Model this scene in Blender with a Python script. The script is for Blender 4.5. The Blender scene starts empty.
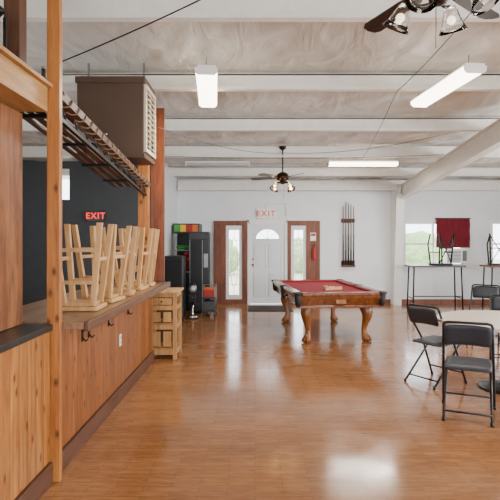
import bpy, bmesh, math, random
from mathutils import Vector, Matrix, noise, Euler
random.seed(4)
S=bpy.context.scene
COL=S.collection
# ------------------------------------------------------------ materials
def newmat(name):
    m=bpy.data.materials.new(name); m.use_nodes=True
    nt=m.node_tree; b=nt.nodes['Principled BSDF']
    return m,nt,b
def link(nt,a,b): nt.links.new(a,b)
def setin(n,k,v):
    n.inputs[k].default_value=v
def rgb(h):
    h=h.lstrip('#'); c=[int(h[i:i+2],16)/255 for i in (0,2,4)]
    return tuple([(x/12.92 if x<=.04045 else ((x+.055)/1.055)**2.4) for x in c]+[1])
def mat(name,col,rough=.5,metal=0,var=.08,scale=8,bump=0,emit=None,es=0,trans=0,coat=0,alpha=1):
    m,nt,b=newmat(name); c=rgb(col)
    tc=nt.nodes.new('ShaderNodeTexCoord'); n=nt.nodes.new('ShaderNodeTexNoise')
    setin(n,'Scale',scale); setin(n,'Detail',4); link(nt,tc.outputs['Object'],n.inputs['Vector'])
    r=nt.nodes.new('ShaderNodeValToRGB'); link(nt,n.outputs['Fac'],r.inputs['Fac'])
    r.color_ramp.elements[0].position=.3; r.color_ramp.elements[1].position=.7
    r.color_ramp.elements[0].color=tuple([x*(1-var) for x in c[:3]]+[1])
    r.color_ramp.elements[1].color=tuple([min(1,x*(1+var)) for x in c[:3]]+[1])
    link(nt,r.outputs['Color'],b.inputs['Base Color'])
    setin(b,'Roughness',rough); setin(b,'Metallic',metal)
    if trans: setin(b,'Transmission Weight',trans); setin(b,'IOR',1.3)
    if coat: setin(b,'Coat Weight',coat)
    if alpha<1: setin(b,'Alpha',alpha)
    if bump:
        bp=nt.nodes.new('ShaderNodeBump'); setin(bp,'Strength',bump); setin(bp,'Distance',.01)
        link(nt,n.outputs['Fac'],bp.inputs['Height']); link(nt,bp.outputs['Normal'],b.inputs['Normal'])
    if emit: setin(b,'Emission Color',rgb(emit)); setin(b,'Emission Strength',es)
    return m
def wood(name,dark,light,grain='Z',plank=None,pw=.1,knots=False,rough=.45,scale=5,kcol='3a1c0c',seam=.05,contrast=.5):
    m,nt,b=newmat(name); N=nt.nodes.new
    tc=N('ShaderNodeTexCoord'); mp=N('ShaderNodeMapping')
    sc=[1,1,1]; sc['XYZ'.index(grain)]=.09; mp.inputs['Scale'].default_value=[s*scale for s in sc]
    link(nt,tc.outputs['Object'],mp.inputs['Vector'])
    vec=mp.outputs['Vector']
    sep=N('ShaderNodeSeparateXYZ'); link(nt,tc.outputs['Object'],sep.inputs[0])
    if plank:
        d=N('ShaderNodeMath'); d.operation='DIVIDE'; link(nt,sep.outputs[plank],d.inputs[0]); d.inputs[1].default_value=pw
        fl=N('ShaderNodeMath'); fl.operation='FLOOR'; link(nt,d.outputs[0],fl.inputs[0])
        fr=N('ShaderNodeMath'); fr.operation='FRACT'; link(nt,d.outputs[0],fr.inputs[0])
        wn=N('ShaderNodeTexWhiteNoise'); wn.noise_dimensions='1D'; link(nt,fl.outputs[0],wn.inputs['W'])
        ad=N('ShaderNodeVectorMath'); ad.operation='MULTIPLY_ADD'
        link(nt,wn.outputs['Color'],ad.inputs[0]); ad.inputs[1].default_value=(7,7,7); link(nt,vec,ad.inputs[2]); vec=ad.outputs[0]
    n=N('ShaderNodeTexNoise'); setin(n,'Scale',2.2); setin(n,'Detail',7); setin(n,'Distortion',1.2); link(nt,vec,n.inputs['Vector'])
    n2=N('ShaderNodeTexNoise'); setin(n2,'Scale',14); setin(n2,'Detail',3); link(nt,vec,n2.inputs['Vector'])
    mx=N('ShaderNodeMath'); mx.operation='MULTIPLY_ADD'; link(nt,n2.outputs['Fac'],mx.inputs[0]); mx.inputs[1].default_value=.35
    m1=N('ShaderNodeMath'); m1.operation='MULTIPLY'; link(nt,n.outputs['Fac'],m1.inputs[0]); m1.inputs[1].default_value=.65
    link(nt,m1.outputs[0],mx.inputs[2])
    r=N('ShaderNodeValToRGB'); link(nt,mx.outputs[0],r.inputs['Fac'])
    r.color_ramp.elements[0].position=.5-contrast*.3; r.color_ramp.elements[1].position=.5+contrast*.3
    r.color_ramp.elements[0].color=rgb(dark); r.color_ramp.elements[1].color=rgb(light)
    out=r.outputs['Color']
    def mixc(a,fac,colr,blend='MIX'):
        x=N('ShaderNodeMix'); x.data_type='RGBA'; x.blend_type=blend
        link(nt,a,x.inputs[6]); 
        if isinstance(fac,float): x.inputs[0].default_value=fac
        else: link(nt,fac,x.inputs[0])
        if isinstance(colr,tuple): x.inputs[7].default_value=colr
        else: link(nt,colr,x.inputs[7])
        return x.outputs[2]
    if knots:
        cb=N('ShaderNodeCombineXYZ'); sy=N('ShaderNodeMath'); sy.operation='ADD'; link(nt,sep.outputs['Y'],sy.inputs[0]); link(nt,sep.outputs['X'],sy.inputs[1])
        link(nt,sy.outputs[0],cb.inputs[0]); link(nt,sep.outputs['Z'],cb.inputs[1])
        mk=N('ShaderNodeMapping'); mk.inputs['Scale'].default_value=(6.1,3.3,1)
        link(nt,cb.outputs[0],mk.inputs['Vector'])
        v=N('ShaderNodeTexVoronoi'); v.voronoi_dimensions='2D'; setin(v,'Scale',1.0); link(nt,mk.outputs[0],v.inputs['Vector'])
        rk=N('ShaderNodeValToRGB'); link(nt,v.outputs['Distance'],rk.inputs['Fac'])
        rk.color_ramp.elements[0].position=.03; rk.color_ramp.elements[0].color=(.85,.85,.85,1)
        rk.color_ramp.elements[1].position=.13; rk.color_ramp.elements[1].color=(0,0,0,1)
        out=mixc(out,rk.outputs['Color'],rgb(kcol))
    if plank:
        pr=N('ShaderNodeMapRange'); link(nt,wn.outputs['Value'],pr.inputs[0]); pr.inputs[3].default_value=.8; pr.inputs[4].default_value=1.08
        cv=N('ShaderNodeCombineColor'); 
        for i in range(3): link(nt,pr.outputs[0],cv.inputs[i])
        out=mixc(out,1.0,cv.outputs[0],'MULTIPLY')
        lt=N('ShaderNodeMath'); lt.operation='LESS_THAN'; link(nt,fr.outputs[0],lt.inputs[0]); lt.inputs[1].default_value=seam
        sm=N('ShaderNodeMath'); sm.operation='MULTIPLY'; link(nt,lt.outputs[0],sm.inputs[0]); sm.inputs[1].default_value=.75
        out=mixc(out,sm.outputs[0],rgb('1a0c06'))
    link(nt,out,b.inputs['Base Color']); setin(b,'Roughness',rough)
    bp=N('ShaderNodeBump'); setin(bp,'Strength',.15); setin(bp,'Distance',.004); link(nt,mx.outputs[0],bp.inputs['Height']); link(nt,bp.outputs[0],b.inputs['Normal'])
    return m
def floor_mat():
    m,nt,b=newmat('laminate_floor'); N=nt.nodes.new
    tc=N('ShaderNodeTexCoord'); mp=N('ShaderNodeMapping'); link(nt,tc.outputs['Object'],mp.inputs[0])
    br=N('ShaderNodeTexBrick'); link(nt,mp.outputs[0],br.inputs['Vector'])
    setin(br,'Color1',rgb('a2724a')); setin(br,'Color2',rgb('94643f')); setin(br,'Mortar',rgb('79502f'))
    setin(br,'Scale',1); setin(br,'Mortar Size',.0018); setin(br,'Brick Width',.36); setin(br,'Row Height',.06); setin(br,'Mortar Smooth',.3)
    mg=N('ShaderNodeMapping'); mg.inputs['Scale'].default_value=(5,30,1); link(nt,tc.outputs['Object'],mg.inputs[0])
    n=N('ShaderNodeTexNoise'); setin(n,'Scale',1.6); setin(n,'Detail',8); setin(n,'Distortion',.6); link(nt,mg.outputs[0],n.inputs['Vector'])
    r=N('ShaderNodeValToRGB'); link(nt,n.outputs['Fac'],r.inputs[0]); r.color_ramp.elements[0].position=.32; r.color_ramp.elements[1].position=.68
    r.color_ramp.elements[0].color=(.7,.67,.64,1); r.color_ramp.elements[1].color=(1.08,1.07,1.05,1)
    x=N('ShaderNodeMix'); x.data_type='RGBA'; x.blend_type='MULTIPLY'; x.inputs[0].default_value=.9
    link(nt,br.outputs['Color'],x.inputs[6]); link(nt,r.outputs[0],x.inputs[7])
    nw=N('ShaderNodeTexNoise'); setin(nw,'Scale',1.1); setin(nw,'Detail',8); link(nt,tc.outputs['Object'],nw.inputs['Vector'])
    rw=N('ShaderNodeValToRGB'); link(nt,nw.outputs['Fac'],rw.inputs[0]); rw.color_ramp.elements[0].position=.35; rw.color_ramp.elements[0].color=(.86,.84,.82,1); rw.color_ramp.elements[1].position=.65; rw.color_ramp.elements[1].color=(1.12,1.12,1.12,1)
    x2=N('ShaderNodeMix'); x2.data_type='RGBA'; x2.blend_type='MULTIPLY'; x2.inputs[0].default_value=1; link(nt,x.outputs[2],x2.inputs[6]); link(nt,rw.outputs[0],x2.inputs[7])
    link(nt,x2.outputs[2],b.inputs['Base Color'])
    n3=N('ShaderNodeTexNoise'); setin(n3,'Scale',1.7); setin(n3,'Detail',6); link(nt,tc.outputs['Object'],n3.inputs['Vector'])
    mr=N('ShaderNodeMapRange'); link(nt,n3.outputs['Fac'],mr.inputs[0]); mr.inputs[1].default_value=.3; mr.inputs[2].default_value=.7; mr.inputs[3].default_value=.08; mr.inputs[4].default_value=.22
    link(nt,mr.outputs[0],b.inputs['Roughness'])
    bp=N('ShaderNodeBump'); setin(bp,'Strength',.1); setin(bp,'Distance',.002); link(nt,n.outputs['Fac'],bp.inputs['Height']); link(nt,bp.outputs[0],b.inputs['Normal'])
    setin(b,'IOR',1.57)
    return m
def ceil_mat():
    m,nt,b=newmat('vinyl_insulation'); N=nt.nodes.new
    tc=N('ShaderNodeTexCoord'); mp=N('ShaderNodeMapping'); mp.inputs['Scale'].default_value=(1.9,.7,1); mp.inputs['Rotation'].default_value=(0,0,.5)
    link(nt,tc.outputs['Object'],mp.inputs[0])
    n=N('ShaderNodeTexNoise'); setin(n,'Scale',1.7); setin(n,'Detail',4); setin(n,'Distortion',1.1); link(nt,mp.outputs[0],n.inputs['Vector'])
    r=N('ShaderNodeValToRGB'); link(nt,n.outputs['Fac'],r.inputs[0]); r.color_ramp.elements[0].position=.3; r.color_ramp.elements[1].position=.7
    r.color_ramp.elements[0].color=rgb('c2beb4'); r.color_ramp.elements[1].color=rgb('dad7d0')
    link(nt,r.outputs[0],b.inputs['Base Color']); setin(b,'Roughness',.27)
    bp=N('ShaderNodeBump'); setin(bp,'Strength',.6); setin(bp,'Distance',.06); link(nt,n.outputs['Fac'],bp.inputs['Height']); link(nt,bp.outputs[0],b.inputs['Normal'])
    return m
M={}
M['floor']=floor_mat(); M['ceil']=ceil_mat()
M['wall']=mat('white_wall_paint','e4e9ec',.55,var=.03,scale=2,bump=.05)
M['beam']=mat('cream_steel_paint','e8e5dd',.4,var=.04)
M['grey']=mat('dark_grey_wall_paint','484c4f',.7,var=.06)
M['pine']=wood('knotty_pine','8a4e20','c28444','Z','Y',.11,True,.33,kcol='4a220c')
M['pineR']=wood('stained_knotty_pine','6e3a18','a2622e','Z','Y',.1,True,.36,kcol='301408')
M['ply']=wood('plywood_panel','5f361b','925a30','Z',None,rough=.5,scale=9,contrast=.35)
M['plyL']=wood('pale_plywood','86602f','b6864f','Y',None,rough=.5)
M['post']=wood('pine_post','8a4e20','ba7a3a','Z',None,knots=True,rough=.4)
M['postd']=wood('dark_post','3a2214','5c3820','Z',None,rough=.5)
M['plyX']=wood('stained_plywood','4f2613','8a4a28','Z',None,rough=.45,scale=5)
M['baseb']=wood('dark_baseboard','47291c','63402e','Y',None,rough=.5)
M['stool']=wood('pale_pine_stool','ac8050','d4a66e','Z',None,rough=.5)
M['cab']=wood('cabinet_pine','8a6034','b88a52','Z',None,rough=.5)
M['counter']=wood('worn_wood_counter','6e503c','977658','Y',None,rough=.3)
M['cedge']=wood('counter_edge','4a2c1a','6c442a','Y',None,rough=.4)
M['sill']=mat('black_sill','1b1a1a',.35)
M['black']=mat('black_metal','131314',.4,metal=.3)
M['dplastic']=mat('black_plastic','18191b',.3)
M['mgrey']=mat('charcoal_panel','2c2e31',.4)
M['chairframe']=mat('charcoal_chair_frame','2b2c30',.4,metal=.5)
M['chairpad']=mat('dark_vinyl_pad','262b34',.5,bump=.1,scale=60)
M['white']=mat('white_enamel','e9e9e6',.35,var=.02)
M['door']=mat('white_door_paint','dfe4e8',.4,var=.02)
M['glass']=mat('clear_glass','ffffff',.02,trans=1,var=0)
M['chrome']=mat('chrome','c8c8c8',.15,metal=1)
M['brass']=mat('aged_brass','9a7034',.3,metal=1)
M['bronze']=mat('dark_bronze','2e2119',.35,metal=.7)
M['blade']=wood('dark_fan_blade','1c110c','32201a','X',None,rough=.35)
M['felt']=mat('red_felt','8a1424',.9,var=.05,scale=200)
M['pool']=wood('pool_table_wood','4c2412','824a24','Y',None,rough=.25)
M['pool2']=wood('pool_leg_wood','603216','945c2a','Z',None,rough=.25)
M['pocket']=mat('black_leather','121010',.5)
M['emit']=mat('lit_diffuser','ffffff',.4,var=0,emit='fff0d4',es=10)
M['off']=mat('unlit_diffuser','b9b8b2',.4,var=.02)
M['bulb']=mat('lit_bulb','ffffff',.4,var=0,emit='ffc070',es=80)
M['bulbdim']=mat('clear_bulb','fff4dc',.2,var=0,emit='fff0d0',es=2.5)  # clear bulb with a weak glow set in its material
M['red']=mat('red_letters','c8140e',.5,emit='ff1408',es=.25)
M['redlit']=mat('red_lit_letters','e01010',.4,emit='ff1408',es=2.5)
M['signw']=mat('sign_white','f2f0ea',.4)
M['heater']=mat('brown_sheet_metal','4e3a2d',.5,metal=.1,var=.1,scale=3)
M['cream']=mat('cream_louver','c9bda6',.45)
M['mat']=mat('dark_rubber_mat','2e2926',.9,bump=.3,scale=120)
M['tabletop']=mat('pale_laminate_top','cabfae',.3,var=.03)
M['maroon']=mat('maroon_cloth','6a1020',.9,bump=.1)
M['orange']=mat('orange_plastic','d0621c',.4)
M['yellow']=mat('yellow_plastic','e0b81e',.4)
M['green']=mat('green_plastic','3e9a3c',.4)
M['redp']=mat('red_plastic','a8201a',.4)
M['blue']=mat('blue_plastic','3262a8',.4)
M['bottle']=mat('brown_bottle_glass','3a2410',.1)
M['silver']=mat('grey_metal','8d9196',.35,metal=.6)
M['acgrey']=mat('grille_grey','5d6062',.5)
M['ivory']=mat('ivory','efe6cf',.2)
M['leaf']=mat('hedge_leaves','9bb380',.8,var=.25,scale=10,bump=.5)
M['ground']=mat('dry_grass','c4c4a8',.9,var=.15,scale=3)
M['wire']=mat('grey_cable','5a5856',.6)
M['wiredk']=mat('dark_cable','27221f',.6)
M['rope']=mat('amber_rope_light','7a5c3c',.4)
M['cue']=wood('cue_maple','3a2014','7a5230','Z',None,rough=.3)
# ------------------------------------------------------------ geometry helpers
def box(bm,c,s,rot=None,bev=0):
    mtx=Matrix.Translation(Vector(c))
    if rot: mtx=mtx@Euler(rot).to_matrix().to_4x4()
    mtx=mtx@Matrix.Diagonal((s[0],s[1],s[2],1))
    r=bmesh.ops.create_cube(bm,size=1,matrix=mtx)
    if bev:
        es=set()
        for v in r['verts']:
            for e in v.link_edges: es.add(e)
        bmesh.ops.bevel(bm,geom=list(es),offset=bev,segments=2,affect='EDGES',profile=.6)
def bx(bm,x0,x1,y0,y1,z0,z1,bev=0):
    box(bm,((x0+x1)/2,(y0+y1)/2,(z0+z1)/2),(x1-x0,y1-y0,z1-z0),None,bev)
def frame_at(t):
    t=t.normalized(); a=Vector((0,0,1)) if abs(t.z)<.95 else Vector((1,0,0))
    u=t.cross(a).normalized(); v=t.cross(u).normalized(); return u,v
def sweep(bm,pts,r,seg=10,closed=False,flat=None):
    pts=[Vector(p) for p in pts]; n=len(pts)
    if not isinstance(r,(list,tuple)): r=[r]*n
    rings=[]; u=None
    for i,p in enumerate(pts):
        if closed: t=pts[(i+1)%n]-pts[i-1]
        elif i==0: t=pts[1]-pts[0]
        elif i==n-1: t=pts[-1]-pts[-2]
        else: t=(pts[i+1]-pts[i]).normalized()+(pts[i]-pts[i-1]).normalized()
        t.normalize()
        if u is None: u,_=frame_at(t)
        u=(u-t*u.dot(t)).normalized(); v=t.cross(u)
        rings.append([bm.verts.new(p+(u*math.cos(a)+v*math.sin(a))*r[i]) for a in [2*math.pi*k/seg for k in range(seg)]])
    for i in range(n if closed else n-1):
        A=rings[i];B=rings[(i+1)%n]
        for k in range(seg):
            f=bm.faces.new((A[k],A[(k+1)%seg],B[(k+1)%seg],B[k])); f.smooth=True
    if not closed:
        bm.faces.new(rings[0][::-1]); bm.faces.new(rings[-1])
def lathe(bm,prof,c=(0,0,0),seg=24,cap=True):
    rings=[]
    for r,z in prof:
        rings.append([bm.verts.new((c[0]+r*math.cos(2*math.pi*k/seg),c[1]+r*math.sin(2*math.pi*k/seg),c[2]+z)) for k in range(seg)])
    for A,B in zip(rings,rings[1:]):
        for k in range(seg):
            f=bm.faces.new((A[k],A[(k+1)%seg],B[(k+1)%seg],B[k])); f.smooth=True
    if cap:
        if prof[0][0]>1e-4: bm.faces.new(rings[0][::-1])
        if prof[-1][0]>1e-4: bm.faces.new(rings[-1])
def poly(bm,pts,vec):
    vec=Vector(vec); a=[bm.verts.new(p) for p in pts]; b=[bm.verts.new(Vector(p)+vec) for p in pts]
    bm.faces.new(a[::-1]); bm.faces.new(b)
    n=len(a)
    for i in range(n): bm.faces.new((a[i],a[(i+1)%n],b[(i+1)%n],b[i]))
def ball(bm,c,r,seg=12):
    x=bmesh.ops.create_uvsphere(bm,u_segments=seg,v_segments=seg//2+2,radius=r,matrix=Matrix.Translation(c))
    for v in x['verts']:
        for f in v.link_faces: f.smooth=True
def obj(name,fn,m,parent=None,label=None):
    bm=bmesh.new(); fn(bm); bmesh.ops.recalc_face_normals(bm,faces=bm.faces)
    me=bpy.data.meshes.new(name); bm.to_mesh(me); bm.free()
    o=bpy.data.objects.new(name,me); me.materials.append(M[m] if isinstance(m,str) else m)
    COL.objects.link(o)
    if parent: o.parent=parent
    if label: o['label']=label
    return o
def top(name,label,cat,loc=(0,0,0),rz=0,group=None):
    e=bpy.data.objects.new(name,None); e.empty_display_size=.1; e.location=loc; e.rotation_euler=(0,0,rz)
    COL.objects.link(e); e['label']=label; e['category']=cat
    if group: e['group']=group
    return e
def tag(o,label,cat,group=None,loc=None):
    o['label']=label; o['category']=cat
    if group: o['group']=group
    if loc: o.location=loc
    return o
def struct(name,fn,m,label,cat='room'):
    o=obj(name,fn,m); o['kind']='structure'; o['label']=label; o['category']=cat; return o
def dup(t,loc,rz=0,label=None):
    n=t.copy(); COL.objects.link(n); n.location=loc; n.rotation_euler=(0,0,rz)
    if label: n['label']=label
    def rec(a,b):
        for c in list(a.children):
            k=c.copy(); COL.objects.link(k); k.parent=b; rec(c,k)
    rec(t,n); return n
def text(name,body,size,loc,rot,m,parent,depth=.004,bold=0,space=1.0):
    cu=bpy.data.curves.new(name,'FONT'); cu.body=body; cu.size=size; cu.extrude=depth; cu.align_x='CENTER'; cu.align_y='CENTER'; cu.offset=bold; cu.space_character=space
    t=bpy.data.objects.new(name+'_t',cu); COL.objects.link(t)
    bpy.context.view_layer.update()
    dg=bpy.context.evaluated_depsgraph_get(); me=bpy.data.meshes.new_from_object(t.evaluated_get(dg))
    bpy.data.objects.remove(t)
    me.materials.clear(); me.materials.append(M[m]); me.transform(Matrix.Translation(loc)@Euler(rot).to_matrix().to_4x4())
    o=bpy.data.objects.new(name,me); COL.objects.link(o); o.parent=parent; return o
PI=math.pi
def ch(y): return 3.12+(12.5-y)/12.0   # roof height over floor
# ------------------------------------------------------------ setting
struct('floor',lambda b:bx(b,-5.2,7.6,-4.2,12.7,-.1,0),'floor','glossy brown laminate strip floor','floor')
def f(bm):
    nx,ny=230,260; g=[]
    for j in range(ny+1):
        y=-4.2+16.9*j/ny; row=[]
        ph=((y-4.5)/1.65)%1.0
        s=math.sin(PI*ph)
        for i in range(nx+1):
            x=-5.2+12.8*i/nx
            q=noise.noise(Vector((x*.5,y*.4,1)))*1.6
            fold=1-abs(noise.noise(Vector((x*1.5+y*.9+q,(y-x*.3)*.35,5))))*3
            fold2=1-abs(noise.noise(Vector((x*1.3-y*1.1+q,(y+x*.3)*.5,15))))*4
            w=noise.noise(Vector((x*.9+y*.5,y*.45,3)))*.06*s+max(fold,0)**3*.03*s-max(fold2,0)**3*.018*s
            row.append(bm.verts.new((x,y,ch(y)+.04-s*.09+w)))
        g.append(row)
    for j in range(ny):
        for i in range(nx):
            q=bm.faces.new((g[j][i],g[j][i+1],g[j+1][i+1],g[j+1][i])); q.smooth=True
struct('ceiling',f,'ceil','sagging white vinyl roof insulation between purlins','ceiling')
struct('trim_30',lambda b:poly(b,[(-5.3,-4.3,ch(-4.3)+.2),(7.7,-4.3,ch(-4.3)+.2),(7.7,12.8,ch(12.8)+.2),(-5.3,12.8,ch(12.8)+.2)],(0,0,.05)),'grey','metal roof sheet over the insulation','roof')
n=1
for y in (-3.75,-2.1,-.45,1.2,2.85,4.5,6.15,7.8,9.45,11.1):
    def f(bm,y=y):
        z=ch(y)
        bx(bm,-5.1,7.5,y-.02,y+.02,z-.20,z-.005); bx(bm,-5.1,7.5,y-.07,y+.02,z-.215,z-.20); bx(bm,-5.1,7.5,y-.07,y-.064,z-.20,z-.18); bx(bm,-5.1,7.5,y-.02,y+.05,z-.03,z-.012)
    struct('trim_%d'%n,f,'beam','cream painted steel roof purlin','purlin'); n+=1
struct('trim_%d'%n,lambda b:(bx(b,-1.9,7.5,12.28,12.44,2.86,3.06),bx(b,-1.9,7.5,12.22,12.44,2.82,2.86)),'beam','cream steel eave beam','beam'); n+=1
def f(bm):
    x=3.55
    ys=[(12.2,ch(12.2)-.24),(-4,ch(-4)-.24)]
    def sec(x0,x1,o1,o2):
        a,b_=ys
        poly(bm,[(x0,a[0],a[1]-o2),(x0,a[0],a[1]-o1),(x0,b_[0],b_[1]-o1),(x0,b_[0],b_[1]-o2)],(x1-x0,0,0))
    sec(x-.006,x+.006,0,.32); sec(x-.075,x+.075,0,.012); sec(x-.075,x+.075,.32,.332)
struct('trim_%d'%n,f,'beam','cream steel roof rafter with wide flanges','rafter'); n+=1
def f(bm):
    x=3.5
    poly(bm,[(x-.006,12.46,0),(x-.006,12.46,2.98),(x-.006,12.0,2.95),(x-.006,12.3,0)],(.012,0,0))
    poly(bm,[(x-.1,12.3,0),(x-.1,12.29,0),(x-.1,12.0,2.7),(x-.1,12.015,2.7)],(.2,0,0))
    bx(bm,x-.1,x+.1,12.45,12.47,0,2.98)
struct('trim_%d'%n,f,'white','white tapered steel column at the wall','column'); n+=1
def wallholes(bm,x0,x1,z0,z1,y0,y1,holes,swap=False):
    xs=sorted({x0,x1}|{h[0] for h in holes}|{h[1] for h in holes}); zs=sorted({z0,z1}|{h[2] for h in holes}|{h[3] for h in holes})
    for a,b_ in zip(xs,xs[1:]):
        for c,d in zip(zs,zs[1:]):
            mx,mz=(a+b_)/2,(c+d)/2
            if any(h[0]<mx<h[1] and h[2]<mz<h[3] for h in holes): continue
            if swap: bx(bm,y0,y1,a,b_,c,d)
            else: bx(bm,a,b_,y0,y1,c,d)
H=[(-.725,-.325,.12,1.96),(.9,1.275,.12,1.96),(-.15,.775,0,2.03),(3.72,5.2,.95,2.05),(5.9,7.1,.95,2.05)]
struct('wall_back',lambda b:wallholes(b,-2.05,7.6,0,3.3,12.5,12.62,H),'wall','white painted end wall','wall')
struct('wall_left',lambda b:bx(b,-2.05,-1.93,10.61,12.49,0,3.3),'wall','white painted side wall','wall')
HR=[(-3,-.5,.9,2.5),(1,3.6,.9,2.5),(5,7.6,.9,2.5)]
struct('wall_right',lambda b:wallholes(b,-4.2,12.49,0,4.7,7.5,7.6,HR,True),'wall','white painted side wall with windows','wall')
HF=[(-1.,1.2,.8,2.4),(2.5,5.5,.8,2.4)]
struct('wall_front',lambda b:wallholes(b,-5.2,7.49,0,4.7,-4.3,-4.2,HF),'wall','white painted wall with windows','wall')
struct('wall_bar_back',lambda b:wallholes(b,-5.2,-1.93,0,3.5,10.5,10.6,[(-4.3,-3.9,2.45,3.1)]),'grey','dark grey painted wall behind the bar','wall')
struct('wall_bar_side',lambda b:wallholes(b,-4.2,10.49,0,4.7,-5.3,-5.2,[(3.5,6.5,1.2,2.4)],True),'grey','dark grey painted side wall of the bar','wall')  # side opening added where the bar fill light stands
def window(name,x0,x1,z0,z1,y=12.5,mid=True,fr=.05):
    def f(bm):
        bx(bm,x0,x0+fr,y,y+.1,z0,z1); bx(bm,x1-fr,x1,y,y+.1,z0,z1); bx(bm,x0+fr,x1-fr,y,y+.1,z0,z0+fr); bx(bm,x0+fr,x1-fr,y,y+.1,z1-fr,z1)
        if mid: bx(bm,(x0+x1)/2-.02,(x0+x1)/2+.02,y+.02,y+.08,z0+fr,z1-fr); bx(bm,x0+fr,(x0+x1)/2-.02,y+.03,y+.07,(z0+z1)/2-.02,(z0+z1)/2+.02)
        c=.05
        bx(bm,x0-c,x0,y-.02,y-.002,z0-c,z1+c); bx(bm,x1,x1+c,y-.02,y-.002,z0-c,z1+c); bx(bm,x0,x1,y-.02,y-.002,z1,z1+c); bx(bm,x0,x1,y-.04,y-.002,z0-c,z0)
    return struct(name,f,'white','white framed window','window')
window('window_1',3.72,5.2,.95,2.05); window('window_2',5.9,7.1,.95,2.05)
def sidel(name,x0,x1):
    z0,z1,y=.12,1.96,12.5
    def f(bm):
        c=.075
        bx(bm,x0,x0+c,y-.01,y+.06,z0,z1); bx(bm,x1-c,x1,y-.01,y+.06,z0,z1); bx(bm,x0+c,x1-c,y-.01,y+.06,z0,z0+c*1.5); bx(bm,x0+c,x1-c,y-.01,y+.06,z1-c*1.5,z1)
        xm=(x0+x1)/2; zm=(z0+z1)/2
        for rx,rz in ((.09,.62),(.05,.3)):
            sweep(bm,[(xm+rx*math.sin(t),y+.03,zm+rz*math.cos(t)) for t in [2*PI*k/32 for k in range(32)]],.008,5,True)
        sweep(bm,[(xm,y+.03,z0+.06),(xm,y+.03,zm-.62)],.007,5); sweep(bm,[(xm,y+.03,zm+.62),(xm,y+.03,z1-.06)],.007,5)
        for k in range(1,5): 
            z=z0+(z1-z0)*k/5; bx(bm,x0+c,x1-c,y+.025,y+.035,z-.006,z+.006)
    struct(name,f,'white','narrow white framed sidelight window beside the door','window')
sidel('window_3',-.725,-.325); sidel('window_4',.9,1.275)
def paneled(name,x0,x1,h0,h1):
    def f(bm):
        wallholes(bm,x0,x1,0,2.08,12.465,12.492,[(h0,h1,.12,1.96)])
        bx(bm,x0,x0+.06,12.45,12.465,0,2.08); bx(bm,x1-.06,x1,12.45,12.465,0,2.08); bx(bm,x0+.06,x1-.06,12.45,12.465,2.0,2.08)
    struct(name,f,'plyX','reddish brown stained plywood surround beside the door','trim')
paneled('trim_%d'%n,-1.03,-.19,-.725,-.325); n+=1
paneled('trim_%d'%n,.815,1.62,.9,1.275); n+=1
def f(bm):
    y0,y1=12.5,12.545; xa,xb=-.12,.745; xm=(xa+xb)/2; zc=1.62; R=.3
    bx(bm,xa,xb,y0,y1,.01,zc); bx(bm,xa,xm-R,y0,y1,zc,2.0); bx(bm,xm+R,xb,y0,y1,zc,2.0)
    N=16; arc=[(xm+R*math.cos(PI*k/N),zc+R*.85*math.sin(PI*k/N)) for k in range(N+1)]
    poly(bm,[(xm+R,y0,zc)]+[(x,y0,z) for x,z in arc[1:-1]]+[(xm-R,y0,zc),(xm-R,y0,2.0),(xm+R,y0,2.0)],(0,y1-y0,0))
    sweep(bm,[(x,y0-.005,z) for x,z in arc],.014,6); sweep(bm,[(xm-R,y0-.005,zc),(xm+R,y0-.005,zc)],.014,6)
    for k in (1,2,3):
        a=PI*k/4; sweep(bm,[(xm,y0+.01,zc),(xm+R*math.cos(a),y0+.01,zc+R*.85*math.sin(a))],.007,5)
    for (px0,px1,pz0,pz1) in ((xa+.1,xm-.04,.9,1.5),(xm+.04,xb-.1,.9,1.5),(xa+.1,xm-.04,.2,.75),(xm+.04,xb-.1,.2,.75)):
        sweep(bm,[(px0,y0,pz0),(px1,y0,pz0),(px1,y0,pz1),(px0,y0,pz1)],.018,6,True)
        bx(bm,px0+.05,px1-.05,y0-.014,y0,pz0+.05,pz1-.05,.003)
d=struct('door_1',f,'door','white panelled entry door with fan shaped window','door')
def f(bm):
    bx(bm,-.15,-.12,12.47,12.6,0,2.03); bx(bm,.745,.775,12.47,12.6,0,2.03); bx(bm,-.15,.775,12.47,12.6,2.0,2.05)
    bx(bm,-.185,-.15,12.47,12.499,0,2.1); bx(bm,.775,.81,12.47,12.499,0,2.1); bx(bm,-.185,.81,12.47,12.499,2.05,2.1)
struct('trim_%d'%n,f,'white','white door frame','door frame'); n+=1
o=obj('door_knob',lambda b:(sweep(b,[(-.05,12.5,.98),(-.05,12.47,.98)],.012,8),ball(b,(-.05,12.455,.98),.03),sweep(b,[(-.05,12.5,1.12),(-.05,12.485,1.12)],.028,12)),'brass',d)
struct('baseboard_back',lambda b:(bx(b,1.63,3.38,12.475,12.498,0,.12),bx(b,3.62,7.48,12.475,12.498,0,.12),bx(b,-1.92,-1.04,12.475,12.498,0,.12)),'plyX','brown wooden baseboard','baseboard')
struct('baseboard_left',lambda b:bx(b,-1.928,-1.91,10.62,12.47,0,.12),'plyX','brown wooden baseboard','baseboard')
g=obj('lawn',lambda b:bx(b,-20,25,12.75,45,-.25,-.15),'ground'); tag(g,'dry pale grass outside the windows','ground'); g['kind']='stuff'
for x,y,r in ((4.2,24,1.2),(8.5,26,1.3),(-2,25,1.2),(2.6,27,1.1)):
    def f(bm):
        bmesh.ops.create_icosphere(bm,subdivisions=4,radius=r)
        for v in bm.verts:
            v.co*=1+.18*noise.noise(v.co*2.3)+.08*noise.noise(v.co*7); v.co.z=max(v.co.z*.9,-r*.75)
    b=obj('shrub',f,'leaf'); tag(b,'rounded green shrub outside the building','shrub','shrubs outside'); b.location=(x,y,r*.75-.147)
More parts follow.
